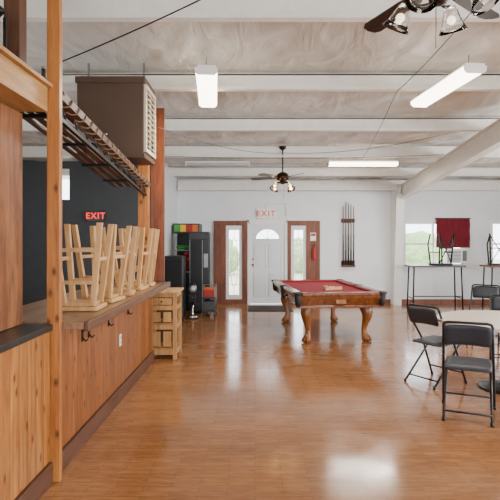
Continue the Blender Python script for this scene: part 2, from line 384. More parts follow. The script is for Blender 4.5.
# ------------------------------------------------------------ bar
XF=-1.35
struct('trim_%d'%n,lambda b:bx(b,XF-.03,XF,3.36,6.6,.145,.985),'pineR','stained knotty pine boards on the bar front','bar front'); n+=1
struct('trim_%d'%n,lambda b:bx(b,XF-.03,XF,-1.5,3.29,.145,1.0),'pine','knotty pine tongue and groove boards','wainscot'); n+=1
struct('baseboard_bar',lambda b:(bx(b,XF-.03,XF+.02,-1.5,3.29,0,.14,.004),bx(b,XF-.03,XF+.02,3.36,6.6,0,.14,.004)),'baseb','dark brown baseboard along the bar','baseboard')
struct('trim_%d'%n,lambda b:bx(b,-1.75,XF+.02,-1.5,3.29,1.005,1.045,.004),'sill','black painted window sill ledge','sill'); n+=1
struct('trim_%d'%n,lambda b:bx(b,-1.56,-1.53,1.2,3.29,1.05,2.43),'ply','brown plywood panel above the sill','panel'); n+=1
struct('trim_%d'%n,lambda b:(bx(b,-1.75,XF-.01,.8,3.28,2.44,2.60,.003),bx(b,-1.80,XF+.02,.8,3.29,2.602,2.625)),'plyL','pale plywood box header ledge','header'); n+=1
struct('trim_%d'%n,lambda b:bx(b,-1.375,-1.29,3.3,3.35,0,ch(3.4)-.02,.004),'post','square knotty pine post','post'); n+=1
struct('trim_%d'%n,lambda b:bx(b,-1.56,-1.46,3.1,3.2,2.63,ch(3.2)-.02,.004),'postd','dark stained post above the header','post'); n+=1
struct('trim_%d'%n,lambda b:bx(b,-1.47,-1.345,6.28,6.4,1.07,3.3,.004),'post','square pine post at the end of the bar','post'); n+=1
struct('trim_%d'%n,lambda b:bx(b,-1.335,-1.17,6.44,6.48,1.07,3.3),'plyX','stained plywood end panel of the bar','panel'); n+=1
struct('trim_%d'%n,lambda b:bx(b,-1.9,-1.385,6.55,6.6,0,.98),'pineR','wooden end wall of the bar','panel'); n+=1
c=top('bar_counter','long worn wooden bar counter with dark wooden edge','counter',(-1.5,5,0))
obj('countertop',lambda b:bx(b,-.45,.35,-1.64,1.6,1.0,1.05),'counter',c)
obj('counter_edge',lambda b:(bx(b,.351,.385,-1.64,1.6,.985,1.053,.008)),'cedge',c)
for i,y in enumerate((3.9,4.05,4.6,5.3)):
    h=obj('coat_hook',lambda b:(bx(b,0,.01,-.012,.012,-.05,.05),sweep(b,[(.005,0,.03),(.05,0,.035),(.06,0,.06)],.006,6),sweep(b,[(.005,0,-.02),(.03,0,-.05),(.05,0,-.03)],.006,6)),'black')
    tag(h,'small black metal hook on the bar front','hook','hooks under the counter',(XF+.001,y,.86))
o=top('wall_outlet','white electrical outlet plate on the bar front','outlet',(XF+.001,5.0,.6))
obj('cover_plate',lambda b:bx(b,0,.006,-.035,.035,-.057,.057,.002),'white',o)
obj('socket',lambda b:(bx(b,.006,.009,-.016,.016,.008,.04),bx(b,.006,.009,-.016,.016,-.04,-.008)),'cream',o)
def stool(loc,rz,label,group):
    s=top('bar_stool',label,'stool',loc,rz,group)
    obj('seat',lambda b:(bx(b,-.155,.155,-.155,.155,0,.035,.012),bx(b,-.11,.11,-.11,.11,.036,.06)),'stool',s)
    for sx in (-1,1):
        for sy in (-1,1):
            def f(b):
                p0=Vector((sx*.11,sy*.11,.04)); p1=Vector((sx*.18,sy*.18,.68)); w=.02
                vs=[[b.verts.new((p.x+a*w,p.y+c_*w,p.z)) for a,c_ in ((-1,-1),(1,-1),(1,1),(-1,1))] for p in (p0,p1)]
                b.faces.new(vs[0][::-1]); b.faces.new(vs[1])
                for k in range(4): b.faces.new((vs[0][k],vs[0][(k+1)%4],vs[1][(k+1)%4],vs[1][k]))
            obj('leg',f,'stool',s)
    def xy(z): return .11+(z-.04)*.07/.64
    for z,ax in ((.47,'x'),(.40,'y'),(.22,'x')):
        a=xy(z)
        for sg in (-1,1):
            if ax=='x': obj('rung',lambda b:box(b,(0,sg*a,z),(2*a,.02,.028)),'stool',s)
            else: obj('rung',lambda b:box(b,(sg*a,0,z),(.02,2*a,.028)),'stool',s)
    return s
s0=stool((-1.37,3.98,1.0525),.05,'pale pine bar stool upside down on the bar counter','stools stored on the counter')
for y,r in ((4.5,-.12),(5.02,.15),(5.54,-.05),(6.02,.08)): dup(s0,(-1.37,y,1.0525),r)
# festooned beam over bar opening with a slatted storage rack behind it
e=top('lighted_beam','dark timber beam with amber rope lights and slatted rack over the bar','beam',(XF,3.42,2.59))
L=Vector((0,2.84,-.30)); ang=math.atan2(-.30,2.84)
obj('timber',lambda b:box(b,L/2,(.07,L.length,.06),(ang,0,0)),'postd',e)
obj('rope_light',lambda b:sweep(b,[L*(k/200)+Vector((.045*math.cos(k*.6),0,.042*math.sin(k*.6))) for k in range(201)],.006,6),'rope',e)
obj('lower_rail',lambda b:box(b,L/2+Vector((-.02,0,-.13)),(.03,L.length,.03),(ang,0,0)),'black',e)
for k in range(12):
    p=L*((k+.5)/12); obj('lattice_strut',lambda b:sweep(b,[p+Vector((-.02,0,-.03)),p+Vector((-.02,.1,-.13))],.008,5),'black',e)
for k in range(4):
    obj('rack_slat',lambda b:box(b,L/2+Vector((-.12-.09*k,0,-.02)),(.05,L.length,.015),(ang,0,0)),'postd',e)
for k in range(4):
    p=L*((k+.4)/4); obj('rack_crosspiece',lambda b:bx(b,-.42,-.04,p.y-.02,p.y+.02,p.z-.055,p.z-.032),'black',e)
kinds=[('bottle','dark brown glass bottle on the rack above the bar','bottle'),('tin_box','small metal storage tin on the rack above the bar','tin'),('wicker_basket','small woven basket on the rack above the bar','basket')]
for i,t in enumerate((.06,.14,.23,.32,.41,.50,.59,.67)):
    p=Vector((XF-.17-.12*(i%2),3.42,2.59))+L*t; kd=kinds[(i*2)%3]; zz=p.z+.006
    if kd[0]=='bottle':
        e=top(kd[0],kd[1],kd[2],(p.x,p.y,zz),0,'bottles on the high rack')
        obj('bottle_body',lambda b:lathe(b,[(.036,0),(.038,.01),(.038,.15),(.015,.2),(.013,.25)],(0,0,0),16),'bottle',e); obj('cap',lambda b:lathe(b,[(.015,.2505),(.015,.265)],(0,0,0),12),'silver',e)
    elif kd[0]=='tin_box':
        e=top(kd[0],kd[1],kd[2],(p.x,p.y,zz),.2,'tins on the high rack')
        obj('tin_body',lambda b:bx(b,-.06,.06,-.07,.07,0,.1,.006),('acgrey','heater','maroon')[i%3],e); obj('lid',lambda b:bx(b,-.063,.063,-.073,.073,.1005,.12,.004),'black',e)
    else:
        e=top(kd[0],kd[1],kd[2],(p.x,p.y,zz),0,'baskets on the high rack')
        obj('basket_body',lambda b:lathe(b,[(.06,0),(.08,.09),(.075,.09),(.057,.005)],(0,0,0),20,False),'cedge',e); obj('rim',lambda b:sweep(b,[(.08*math.cos(a),.08*math.sin(a),.093) for a in [2*PI*k/20 for k in range(20)]],.006,6,True),'cab',e)
e=top('unit_heater','large brown sheet metal evaporative heater box hung under the ceiling','heater',(-1.55,5.72,2.52))
obj('housing',lambda b:(bx(b,-.4,.33,-.25,.3,0,.84,.01),bx(b,-.415,.345,-.265,.315,.8,.87,.004),bx(b,-.415,.345,-.265,.315,-.02,.03,.004)),'heater',e)
obj('louver_frame',lambda b:(bx(b,.332,.36,-.24,-.2,.05,.79),bx(b,.332,.36,.25,.29,.05,.79),bx(b,.332,.36,-.2,.25,.75,.79),bx(b,.332,.36,-.2,.25,.05,.09),bx(b,.332,.355,.01,.03,.09,.75)),'cream',e)
for k in range(11): obj('louver',lambda b:box(b,(.345,.025,.13+k*.058),(.05,.44,.006),(0,.5,0)),'cream',e)
for sx in (-.35,.28):
    obj('hanger_strap',lambda b:bx(b,sx-.012,sx+.012,-.01,.01,.872,1.1),'silver',e)
def exitsign(loc,face,let,label,w=.3,h=.2,k=.72):
    e=top('exit_sign',label,'exit sign',loc)
    obj('sign_box',lambda b:bx(b,-w/2,w/2,-.06,0,-h/2,h/2,.006),face,e)
    text('exit_lettering','EXIT',h*k,(0,-.062,0),(PI/2,0,0),let,e,bold=.002,space=1.18)
    return e
exitsign((-3.33,10.495,2.1),'dplastic','redlit','black exit sign with glowing red letters on the dark wall',.38,.22,.8)
exitsign((.27,12.495,2.25),'signw','red','white exit sign with red letters above the entry door',.46,.24,.85)
e=top('lantern','dark metal lantern with glass panes on the header ledge','lantern',(-1.53,2.85,2.627))
obj('lantern_base',lambda b:bx(b,-.08,.08,-.08,.08,0,.03,.004),'black',e)
for sx in (-1,1):
    for sy in (-1,1): obj('corner_bar',lambda b:bx(b,sx*.07-.008,sx*.07+.008,sy*.07-.008,sy*.07+.008,.03,.27),'black',e)
obj('lantern_roof',lambda b:lathe(b,[(.11,.27),(.1,.29),(.03,.36),(.03,.38)],(0,0,0),4),'black',e)
obj('candle',lambda b:lathe(b,[(.03,.031),(.03,.14),(.004,.145),(.004,.16)],(0,0,0),16),'ivory',e)
# ------------------------------------------------------------ pine cabinet (open slatted)
e=top('pine_cabinet','small open slatted pine cabinet standing at the end of the bar','cabinet',(-1.25,6.93,0))
W,D,Hh=.40,.46,.92; w=W/2
def f(b):
    for sx in (-1,1):
        for sy in (-1,1): bx(b,sx*(w-.025)-.025,sx*(w-.025)+.025,sy*(D/2-.025)-.025,sy*(D/2-.025)+.025,0,Hh-.03)
    for z0,z1 in ((.06,.13),(.40,.46),(.66,.72),(.83,Hh-.031)):
        for sy in (-1,1): bx(b,-w+.05,w-.05,sy*(D/2-.015)-.01,sy*(D/2-.015)+.01,z0,z1)
        for sx in (-1,1): bx(b,sx*(w-.015)-.01,sx*(w-.015)+.01,-D/2+.05,D/2-.05,z0,z1)
obj('frame',f,'cab',e)
obj('cabinet_top',lambda b:bx(b,-W/2-.02,W/2+.03,-D/2-.03,D/2+.02,Hh-.028,Hh,.006),'stool',e)
obj('upper_shelf',lambda b:bx(b,-w+.03,w-.03,-D/2+.03,D/2-.03,.462,.48),'cab',e)
obj('lower_shelf',lambda b:bx(b,-w+.03,w-.03,-D/2+.03,D/2-.03,.132,.15),'cab',e)
obj('back_panel',lambda b:bx(b,-w+.05,w-.05,D/2-.04,D/2-.03,.15,Hh-.03),'postd',e)
for z0,z1 in ((.17,.37),(.50,.63)):
    for xa,xb in ((-w+.075,-.02),(.02,w-.075)):
        obj('slat_panel',lambda b:bx(b,xa,xb,-D/2+.012,-D/2+.022,z0,z1),'cab',e)
dd=obj('drawer',lambda b:bx(b,-w+.06,w-.06,-D/2+.002,-D/2+.02,.73,.82,.004),'cab',e)
obj('knob',lambda b:ball(b,(0,-D/2-.012,.775),.013,10),'bronze',dd)
# ------------------------------------------------------------ machines in the corner
e=top('speaker_cabinet','black upright audio cabinet against the white side wall','speaker',(-1.64,10.2,0))
obj('body',lambda b:bx(b,-.2,.2,-.2,.2,.05,1.28,.012),'dplastic',e)
obj('grille',lambda b:bx(b,-.17,.17,-.212,-.201,.55,1.2,.004),'black',e)
obj('lower_panel',lambda b:bx(b,-.17,.17,-.212,-.201,.1,.5,.004),'mgrey',e)
for sx in (-1,1):
    for sy in (-1,1): obj('caster',lambda b:sweep(b,[(sx*.15-.012,sy*.15,.025),(sx*.15+.012,sy*.15,.025)],.025,12),'black',e)
e=top('prize_machine','dark prize vending machine with colourful header in the corner','vending machine',(-1.58,11.8,0))
obj('body',lambda b:(bx(b,-.3,.3,-.3,.3,.02,.85,.01),bx(b,-.3,.3,.25,.3,.85,1.75)),'dplastic',e)
for sx in (-1,1): obj('corner_bar',lambda b:bx(b,sx*.285-.015,sx*.285+.015,-.3,-.27,.85,1.75),'silver',e)
obj('window_rail',lambda b:bx(b,-.27,.27,-.3,-.27,.85,.88),'silver',e)
obj('header',lambda b:bx(b,-.3,.3,-.3,.3,1.75,1.98,.01),'mgrey',e)
for k,cn in enumerate(('green','yellow','redp','orange')):
    obj('header_panel',lambda b:bx(b,-.28+k*.14,-.15+k*.14,-.308,-.301,1.79,1.95),cn,e)
q=obj('prizes',lambda b:[ball(b,(random.uniform(-.22,.22),random.uniform(-.2,.15),random.uniform(.92,1.3)),.06,8) for k in range(30)],'redp',e); q['kind']='stuff'
obj('shelf',lambda b:bx(b,-.27,.27,-.25,.25,1.35,1.37),'silver',e)
q=obj('toys',lambda b:[ball(b,(random.uniform(-.22,.22),random.uniform(-.2,.15),1.43),.055,8) for k in range(10)],'green',e); q['kind']='stuff'
obj('coin_slot',lambda b:bx(b,.1,.2,-.312,-.301,.5,.7),'silver',e)
e=top('snack_machine','tall glossy black vending machine by the entry door','vending machine',(-1.22,11.15,0))
obj('body',lambda b:bx(b,-.22,.22,-.22,.3,.03,1.78,.012),'dplastic',e)
obj('side_panel',lambda b:bx(b,.221,.235,-.2,.28,.06,1.74,.003),'mgrey',e)
obj('display_door',lambda b:bx(b,-.2,.07,-.235,-.221,.5,1.6,.004),'black',e)
for xx in (-.2,.07): obj('door_trim',lambda b:bx(b,xx-.005,xx+.005,-.24,-.236,.5,1.6),'silver',e)
obj('keypad',lambda b:bx(b,.1,.19,-.235,-.221,1.0,1.3,.004),'silver',e)
obj('header',lambda b:bx(b,-.2,.2,-.235,-.221,1.62,1.75,.004),'mgrey',e)
for k in range(2): obj('foot',lambda b:bx(b,-.2+k*.34,-.14+k*.34,-.2,.28,0,.03),'black',e)
e=top('gumball_machine','small wheeled gumball dispenser with silver stand and black head','gumball machine',(-1.27,10.2,0))
obj('base',lambda b:lathe(b,[(.12,.03),(.12,.05),(.03,.07),(.022,.1),(.022,.34)],(0,0,0),20),'chrome',e)
obj('mechanism',lambda b:bx(b,-.08,.08,-.08,.08,.341,.52,.008),'dplastic',e)
obj('globe',lambda b:lathe(b,[(.05,.521),(.08,.55),(.085,.6),(.075,.66),(.05,.69)],(0,0,0),20),'silver',e)
obj('lid',lambda b:lathe(b,[(.06,.691),(.055,.72),(.02,.735)],(0,0,0),20),'black',e)
obj('crank',lambda b:sweep(b,[(0,-.082,.42),(0,-.1,.42)],.025,12),'chrome',e)
for k in range(3):
    a=k*2.094; obj('caster',lambda b:ball(b,(.09*math.cos(a),.09*math.sin(a),.016),.015,8),'black',e)
e=top('utility_cart','red and grey wheeled utility cart beside the vending machine','cart',(-.96,10.55,0))
for sx in (-1,1):
    for sy in (-1,1):
        obj('post',lambda b:sweep(b,[(sx*.13,sy*.16,.06),(sx*.13,sy*.16,.66)],.011,8),'silver',e)
        obj('caster',lambda b:sweep(b,[(sx*.13-.012,sy*.16,.03),(sx*.13+.012,sy*.16,.03)],.03,12),'black',e)
obj('lower_tray',lambda b:bx(b,-.145,.145,-.175,.175,.1,.13,.004),'mgrey',e)
obj('grey_bin',lambda b:bx(b,-.12,.12,-.15,.15,.132,.32,.01),'mgrey',e)
obj('upper_tray',lambda b:bx(b,-.145,.145,-.175,.175,.38,.41,.004),'mgrey',e)
obj('red_cooler',lambda b:bx(b,-.11,.11,-.14,.14,.412,.56,.01),'redp',e)
obj('cooler_lid',lambda b:bx(b,-.115,.115,-.145,.145,.561,.6,.01),'orange',e)
obj('handle',lambda b:sweep(b,[(-.13,-.16,.661),(-.13,-.19,.68),(.13,-.19,.68),(.13,-.16,.661)],.01,8),'silver',e)
# ------------------------------------------------------------ back wall items
m_=obj('door_mat',lambda b:bx(b,-.16,.86,11.2,12.1,.001,.014,.004),'mat'); tag(m_,'dark rubber door mat in front of the entry door','mat')
e=top('cue_rack','dark wooden wall rack holding pool cues','cue rack',(2.32,12.49,.93))
obj('rack_base',lambda b:(bx(b,-.17,.17,-.11,-.004,0,.05,.006),bx(b,-.17,.17,-.025,-.004,.05,.16,.004)),'postd',e)
obj('rack_clip_board',lambda b:(bx(b,-.17,.17,-.025,-.004,1.1,1.2,.004),bx(b,-.17,.17,-.055,-.025,1.14,1.17,.004)),'postd',e)
for k in range(5):
    x=2.32-.13+k*.065; hgt=1.46+.04*((k*3)%4)
    cobj=top('pool_cue','dark butted wooden pool cue standing in the wall rack','pool cue',(x,12.412,.9825),0,'cues in the wall rack')
    obj('butt',lambda b:sweep(b,[(0,0,0),(0,0,.75)],[.018,.013],8),'bronze',cobj); obj('shaft',lambda b:sweep(b,[(0,0,.7501),(0,0,hgt)],[.0125,.009],8),'cue',cobj)
e=top('fire_extinguisher','small red fire extinguisher on the brown panel','fire extinguisher',(1.47,12.40,1.1))
obj('cylinder_body',lambda b:lathe(b,[(.045,0),(.05,.02),(.05,.28),(.02,.33),(.015,.35)],(0,0,0),16),'redp',e)
obj('valve',lambda b:(bx(b,-.015,.015,-.015,.015,.351,.38),box(b,(.0,-.03,.39),(.02,.09,.012),(.3,0,0))),'black',e)
obj('bracket',lambda b:bx(b,-.02,.02,.05,.058,.05,.3),'black',e)
e=top('wall_notice','small white and red paper notice on the brown panel','notice',(1.45,12.46,1.68))
obj('paper',lambda b:bx(b,-.07,.07,0,.003,-.1,.1),'signw',e); obj('red_band',lambda b:bx(b,-.06,.06,-.003,-.001,.02,.08),'redp',e)
o=obj('light_switch',lambda b:(bx(b,-.035,.035,-.008,0,-.06,.06,.002),bx(b,-.006,.006,-.018,-.008,-.012,.014)),'white'); tag(o,'white wall switch plate beside the entry door','light switch',loc=(1.75,12.496,1.35))
o=obj('electrical_conduit',lambda b:(sweep(b,[(.27,12.48,2.38),(.27,12.48,2.5),(.3,12.48,2.52),(.75,12.48,2.52),(.78,12.48,2.5),(.78,12.48,2.2)],.01,6)),'beam'); tag(o,'thin painted conduit above the entry door','conduit')
e=top('window_air_conditioner','white window air conditioner sitting in the window','air conditioner',(4.98,12.3,1.03))
obj('case',lambda b:bx(b,-.26,.26,0,.19,0,.36,.012),'white',e)
obj('grille',lambda b:[bx(b,-.23,.09,-.008,-.001,.04+k*.035,.06+k*.035) for k in range(8)],'acgrey',e)
obj('control_panel',lambda b:bx(b,.12,.23,-.008,-.001,.05,.31,.002),'acgrey',e)
def f(b):
    nx,nz=24,14; g=[[b.verts.new((-.42+.84*i/nx,.02*math.sin(i*1.3)+.01*math.sin(j),-.36+.72*j/nz)) for i in range(nx+1)] for j in range(nz+1)]
    for j in range(nz):
        for i in range(nx): q=b.faces.new((g[j][i],g[j][i+1],g[j+1][i+1],g[j+1][i])); q.smooth=True
e=top('window_curtain','maroon cloth hung over the upper window','curtain',(4.92,12.42,1.77))
obj('cloth',f,'maroon',e); obj('curtain_rod',lambda b:sweep(b,[(-.45,0,.37),(.45,0,.37)],.01,8),'black',e)
def hightable(loc,w,topmat,label):
    e=top('high_table',label,'table',loc)
    obj('tabletop',lambda b:bx(b,-w/2,w/2,-.28,.28,.97,1.01,.006),topmat,e)
    for sx in (-1,1):
        for sy in (-1,1): obj('leg',lambda b:sweep(b,[(sx*(w/2-.05),sy*.22,0),(sx*(w/2-.08),sy*.2,.969)],.018,8),'black',e)
    for sx in (-1,1): obj('crossbar',lambda b:sweep(b,[(sx*(w/2-.055),-.22,.25),(sx*(w/2-.055),.22,.25)],.012,6),'black',e)
    obj('footrest',lambda b:sweep(b,[(-(w/2-.06),-.215,.3),((w/2-.06),-.215,.3)],.012,6),'black',e)
    return e
hightable((4.22,11.75,0),1.25,'dplastic','long black bar height table under the window')
hightable((5.85,11.7,0),.95,'plyX','bar height table with brown wooden top by the far window')
def upchair(loc,rz,label):
    s=top('metal_chair',label,'chair',loc,rz,'chairs upended on the high tables')
    obj('seat',lambda b:bx(b,-.2,.2,-.19,.19,0,.04,.015),'chairpad',s)
    for sx in (-1,1):
        for sy in (-1,1): obj('leg',lambda b:sweep(b,[(sx*.17,sy*.15,.041),(sx*.2,sy*.2,.48),(sx*.13,sy*.2,.74)] if sy>0 else [(sx*.17,sy*.15,.041),(sx*.2,sy*.22,.74)],.018,8),'black',s)
    obj('crossbar',lambda b:sweep(b,[(-.19,-.2,.4),(.19,-.2,.4)],.013,6),'black',s)
    obj('brace',lambda b:sweep(b,[(-.17,-.17,.06),(.19,-.22,.7)],.012,6),'black',s)
    obj('brace',lambda b:sweep(b,[(.17,-.155,.06),(-.19,-.205,.7)],.012,6),'black',s)
    for sx in (-1,1): obj('crossbar',lambda b:sweep(b,[(sx*.185,-.19,.3),(sx*.185,.17,.3)],.013,6),'black',s)
    return s
m0=upchair((4.36,11.75,1.0125),.35,'black metal chair turned upside down on the high table')
dup(m0,(5.68,11.7,1.0125),-.3)
# ------------------------------------------------------------ pool table
pt=top('pool_table','red felt pool table with carved brown wooden frame and claw legs','pool table',(1.18,8.83,0),.105)
hw,hl=.71,1.26
obj('playing_surface',lambda b:bx(b,-.59,.59,-1.14,1.14,.72,.762),'felt',pt)
def f(b):
    for s in (-1,1):
        for a,c_ in ((-1.05,-.07),(.07,1.05)):
            poly(b,[(s*.588,a,.763),(s*.588,c_,.763),(s*.588,c_,.795),(s*.588,a,.795)],(-s*.045,0,0))
        poly(b,[(-.5,s*1.138,.763),(.5,s*1.138,.763),(.5,s*1.138,.795),(-.5,s*1.138,.795)],(0,-s*.045,0))
obj('cushion',f,'felt',pt)
def f(b):
    for s in (-1,1):
        for a,c_ in ((-1.16,-.065),(.065,1.16)):
            bx(b,min(s*.59,s*hw),max(s*.59,s*hw),a,c_,.755,.803,.01)
        bx(b,-.6,.6,min(s*1.14,s*hl),max(s*1.14,s*hl),.755,.803,.01)
obj('top_rail',f,'pool',pt)
def f(b):
    for s in (-1,1):
        for k in (-.75,-.45,-.2,.2,.45,.75): lathe(b,[(.008,0),(.008,.001)],(s*.65,k*1.2,.8035),8)
        for k in (-.3,0,.3): lathe(b,[(.008,0),(.008,.001)],(k,s*1.2,.8035),8)
obj('rail_sight',f,'ivory',pt)
def f(b):
    o1=(hw-.015,hl-.015);o2=(hw-.08,hl-.08); t=.03
    def ring(w,l,z): return [b.verts.new(p) for p in ((-w,-l,z),(w,-l,z),(w,l,z),(-w,l,z))]
    A=ring(o1[0],o1[1],.754);A2=ring(o1[0]-.005,o1[1]-.005,.72);B=ring(o2[0],o2[1],.6);B2=ring(o2[0]+.01,o2[1]+.01,.585);B3=ring(o2[0]+.01,o2[1]+.01,.56);C=ring(o2[0]-t,o2[1]-t,.56);D_=ring(o1[0]-.1,o1[1]-.1,.754)
    R=[A,A2,B,B2,B3,C,D_,A]
    for P,Q in zip(R,R[1:]):
        for k in range(4): b.faces.new((P[k],P[(k+1)%4],Q[(k+1)%4],Q[k]))
obj('apron',f,'pool',pt)
obj('slate_frame',lambda b:bx(b,-.52,.52,-1.05,1.05,.6,.715),'postd',pt)
obj('apron_carving',lambda b:(box(b,(0,-hl+.035,.665),(.16,.02,.08),(-.4,0,0),.008),box(b,(-hw+.035,0,.665),(.02,.3,.08),(0,.4,0),.008)),'pool2',pt)
for sx in (-1,1):
    for y in (-1.2,0,1.2):
        cx=sx*(.655 if y else .675); cy=y
        pk=obj('pocket',lambda b:(sweep(b,[(cx+.062*math.cos(t),cy+.058*math.sin(t),.79) for t in [2*PI*k/20 for k in range(20)]],.018,8,True),lathe(b,[(.06,.78),(.055,.7),(.05,.62),(.02,.58)],(cx,cy,0),16,False)),'pocket',pt)
for sx in (-1,1):
    for sy in (-1,1):
        def f(b):
            X,Y=sx*.45,sy*.95; dx,dy=sx*.7,sy*.7
            prof=[(.57,.0,.09),(.52,.035,.095),(.45,.06,.09),(.37,.05,.072),(.28,.02,.052),(.19,0,.042),(.13,.005,.045),(.09,.02,.06),(.05,.035,.07),(.015,.04,.06),(0.002,.04,.05)]
            sweep(b,[(X+dx*o,Y+dy*o,z) for z,o,r in prof],[r for z,o,r in prof],14)
            for k in (-1,0,1):
                a=math.atan2(dy,dx)+k*.6; sweep(b,[(X+dx*.03+.04*math.cos(a),Y+dy*.03+.04*math.sin(a),.09),(X+dx*.03+.075*math.cos(a),Y+dy*.03+.075*math.sin(a),.05),(X+dx*.03+.085*math.cos(a),Y+dy*.03+.085*math.sin(a),.012)],[.02,.02,.012],8)
        obj('leg',f,'pool2',pt)
rk=top('billiard_rack','light wooden triangle rack lying on the red felt','ball rack',(1.27,8.45,.764),.5)
tri=[(0,.19),(.165,-.1),(-.165,-.1)]
def f(b):
    for i in range(3):
        p=Vector(tri[i]+(.026,)); q=Vector(tri[(i+1)%3]+(.026,)); d_=q-p
        box(b,(p+q)/2,(d_.length+.01,.012,.05),(0,0,math.atan2(d_.y,d_.x)))
obj('rack_frame',f,'stool',rk)
cols=['yellow','blue','redp','ivory','orange','green','maroon','ivory','yellow','dplastic']
k=0
mw=Matrix.Translation((1.27,8.45,0))@Matrix.Rotation(.5,4,'Z')
for row in range(4):
    for j in range(row+1):
        p=mw@Vector(((j-row/2)*.058,.108-row*.0502,0))
        o=obj('billiard_ball',lambda b:ball(b,(0,0,0),.0285,14),cols[k]); tag(o,'glossy billiard ball inside the triangle rack','billiard ball','balls in the rack',(p.x,p.y,.764+.029)); k+=1
# ------------------------------------------------------------ folding chairs & table
def fchair(loc,rz,label):
    e=top('folding_chair',label,'chair',loc,rz,'folding chairs around the tables')
    for s in (-1,1):
        obj('front_leg',lambda b:sweep(b,[(s*.225,.235,.012),(s*.215,.05,.44),(s*.205,-.12,.66),(s*.2,-.2,.84)],.0125,8),'chairframe',e)
        obj('rear_leg',lambda b:sweep(b,[(s*.195,-.27,.012),(s*.19,.17,.43)],.0115,8),'chairframe',e)
        obj('foot_cap',lambda b:sweep(b,[(s*.226,.24,0),(s*.225,.23,.03)],.016,8),'black',e)
        obj('foot_cap',lambda b:sweep(b,[(s*.195,-.275,0),(s*.195,-.26,.03)],.015,8),'black',e)
    obj('top_rail',lambda b:sweep(b,[(-.2,-.2,.84),(-.19,-.212,.862),(-.16,-.218,.87),(.16,-.218,.87),(.19,-.212,.862),(.2,-.2,.84)],.0125,8),'chairframe',e)
    obj('cross_brace',lambda b:sweep(b,[(-.22,.19,.12),(.22,.19,.12)],.009,8),'chairframe',e)
    obj('cross_brace',lambda b:sweep(b,[(-.193,-.215,.075),(.193,-.215,.075)],.009,8),'chairframe',e)
    def pad(b,w,d,t,crv,M4):
        nx,ny=10,8; 
        r=[]
        for side in (1,-1):
            g=[]
            for j in range(ny+1):
                for i in range(nx+1):
                    u=-1+2*i/nx;v=-1+2*j/ny
                    edge=max(abs(u),abs(v)); th=t*(1-max(0,(edge-.7)/.3)**2*.75)
                    g.append(b.verts.new(M4@Vector((u*w*(1-.06*abs(v)**6),v*d*(1-.05*abs(u)**6),side*th/2+crv*(u*u)))))
            r.append(g)
        for s,g in enumerate(r):
            for j in range(ny):
                for i in range(nx):
                    a=j*(nx+1)+i; q=b.faces.new((g[a],g[a+1],g[a+nx+2],g[a+nx+1])); q.smooth=True
        per=[i for i in range(nx)]+[j*(nx+1)+nx for j in range(ny)]+[ny*(nx+1)+nx-i for i in range(nx)]+[(ny-j)*(nx+1) for j in range(ny)]
        for k in range(len(per)):
            a,b2=per[k],per[(k+1)%len(per)]; b.faces.new((r[0][a],r[0][b2],r[1][b2],r[1][a]))
    obj('seat',lambda b:pad(b,.2,.2,.05,0,Matrix.Translation((0,.03,.455))@Matrix.Rotation(.05,4,'X')),'chairpad',e)
    obj('backrest',lambda b:pad(b,.195,.1,.03,.02,Matrix.Translation((0,-.2,.76))@Matrix.Rotation(PI/2+.35,4,'X')),'chairpad',e)
    return e
lb='dark padded metal folding chair beside the round table'
c0=fchair((2.04,5.66,0),-1.0,lb)
dup(c0,(1.96,4.60,0),-.42,'dark padded metal folding chair pulled back from the round table')
dup(c0,(3.25,6.4,0),PI-.4)
dup(c0,(3.62,7.9,0),2.6)
def rtable(loc,R,label):
    e=top('round_table',label,'table',loc,0,'round tables')
    obj('tabletop',lambda b:lathe(b,[(R-.01,.705),(R,.712),(R,.738),(R-.008,.745)],(0,0,0),64),'tabletop',e)
    obj('pedestal',lambda b:lathe(b,[(.12,.704),(.1,.69),(.04,.67),(.04,.06),(.07,.045)],(0,0,0),20),'black',e)
    obj('pedestal_base',lambda b:lathe(b,[(.27,0),(.27,.012),(.24,.025),(.08,.0445)],(0,0,0),32),'black',e)
    return e
rtable((2.7,5.4,0),.7,'pale laminate topped round table on a black pedestal')
rtable((4.45,7.3,0),.55,'pale laminate topped round table further along the floor')
# ------------------------------------------------------------ light fixtures
def fixture(loc,rz,Ln,lit,label):
    e=top('fluorescent_fixture',label,'ceiling light',loc,rz,'fluorescent ceiling lights')
    obj('housing',lambda b:bx(b,-.1,.1,-Ln/2,Ln/2,.045,.075,.004),'white',e)
    def f(b):
        pr=[(-.115,.044),(-.11,.005),(-.08,-.02),(.08,-.02),(.11,.005),(.115,.044)]
        poly(b,[(x,-Ln/2+.012,z) for x,z in pr],(0,Ln-.024,0))
    obj('diffuser',f,'emit' if lit else 'off',e)
    for y0 in (-Ln/2,Ln/2-.01): obj('end_cap',lambda b:poly(b,[(x,y0,z) for x,z in ((-.12,.05),(-.115,0),(-.085,-.025),(.085,-.025),(.115,0),(.12,.05))],(0,.01,0)),'white',e)
    for s in (-1,1): obj('hanger_rod',lambda b:sweep(b,[(0,s*Ln*.4,.075),(0,s*Ln*.4,.2)],.005,6),'silver',e)
    return e
fixture((-.555,5.8,3.33),.08,1.3,True,'lit fluorescent wrap light hung under the ceiling')
fixture((2.12,5.6,3.28),.10,1.3,True,'lit fluorescent wrap light hung under the roof purlins')
fixture((2.15,10.0,3.1),PI/2,1.38,True,'lit fluorescent light running across the room beyond the fan')
fixture((-.76,10.2,3.12),PI/2,1.3,False,'unlit fluorescent light near the side wall')
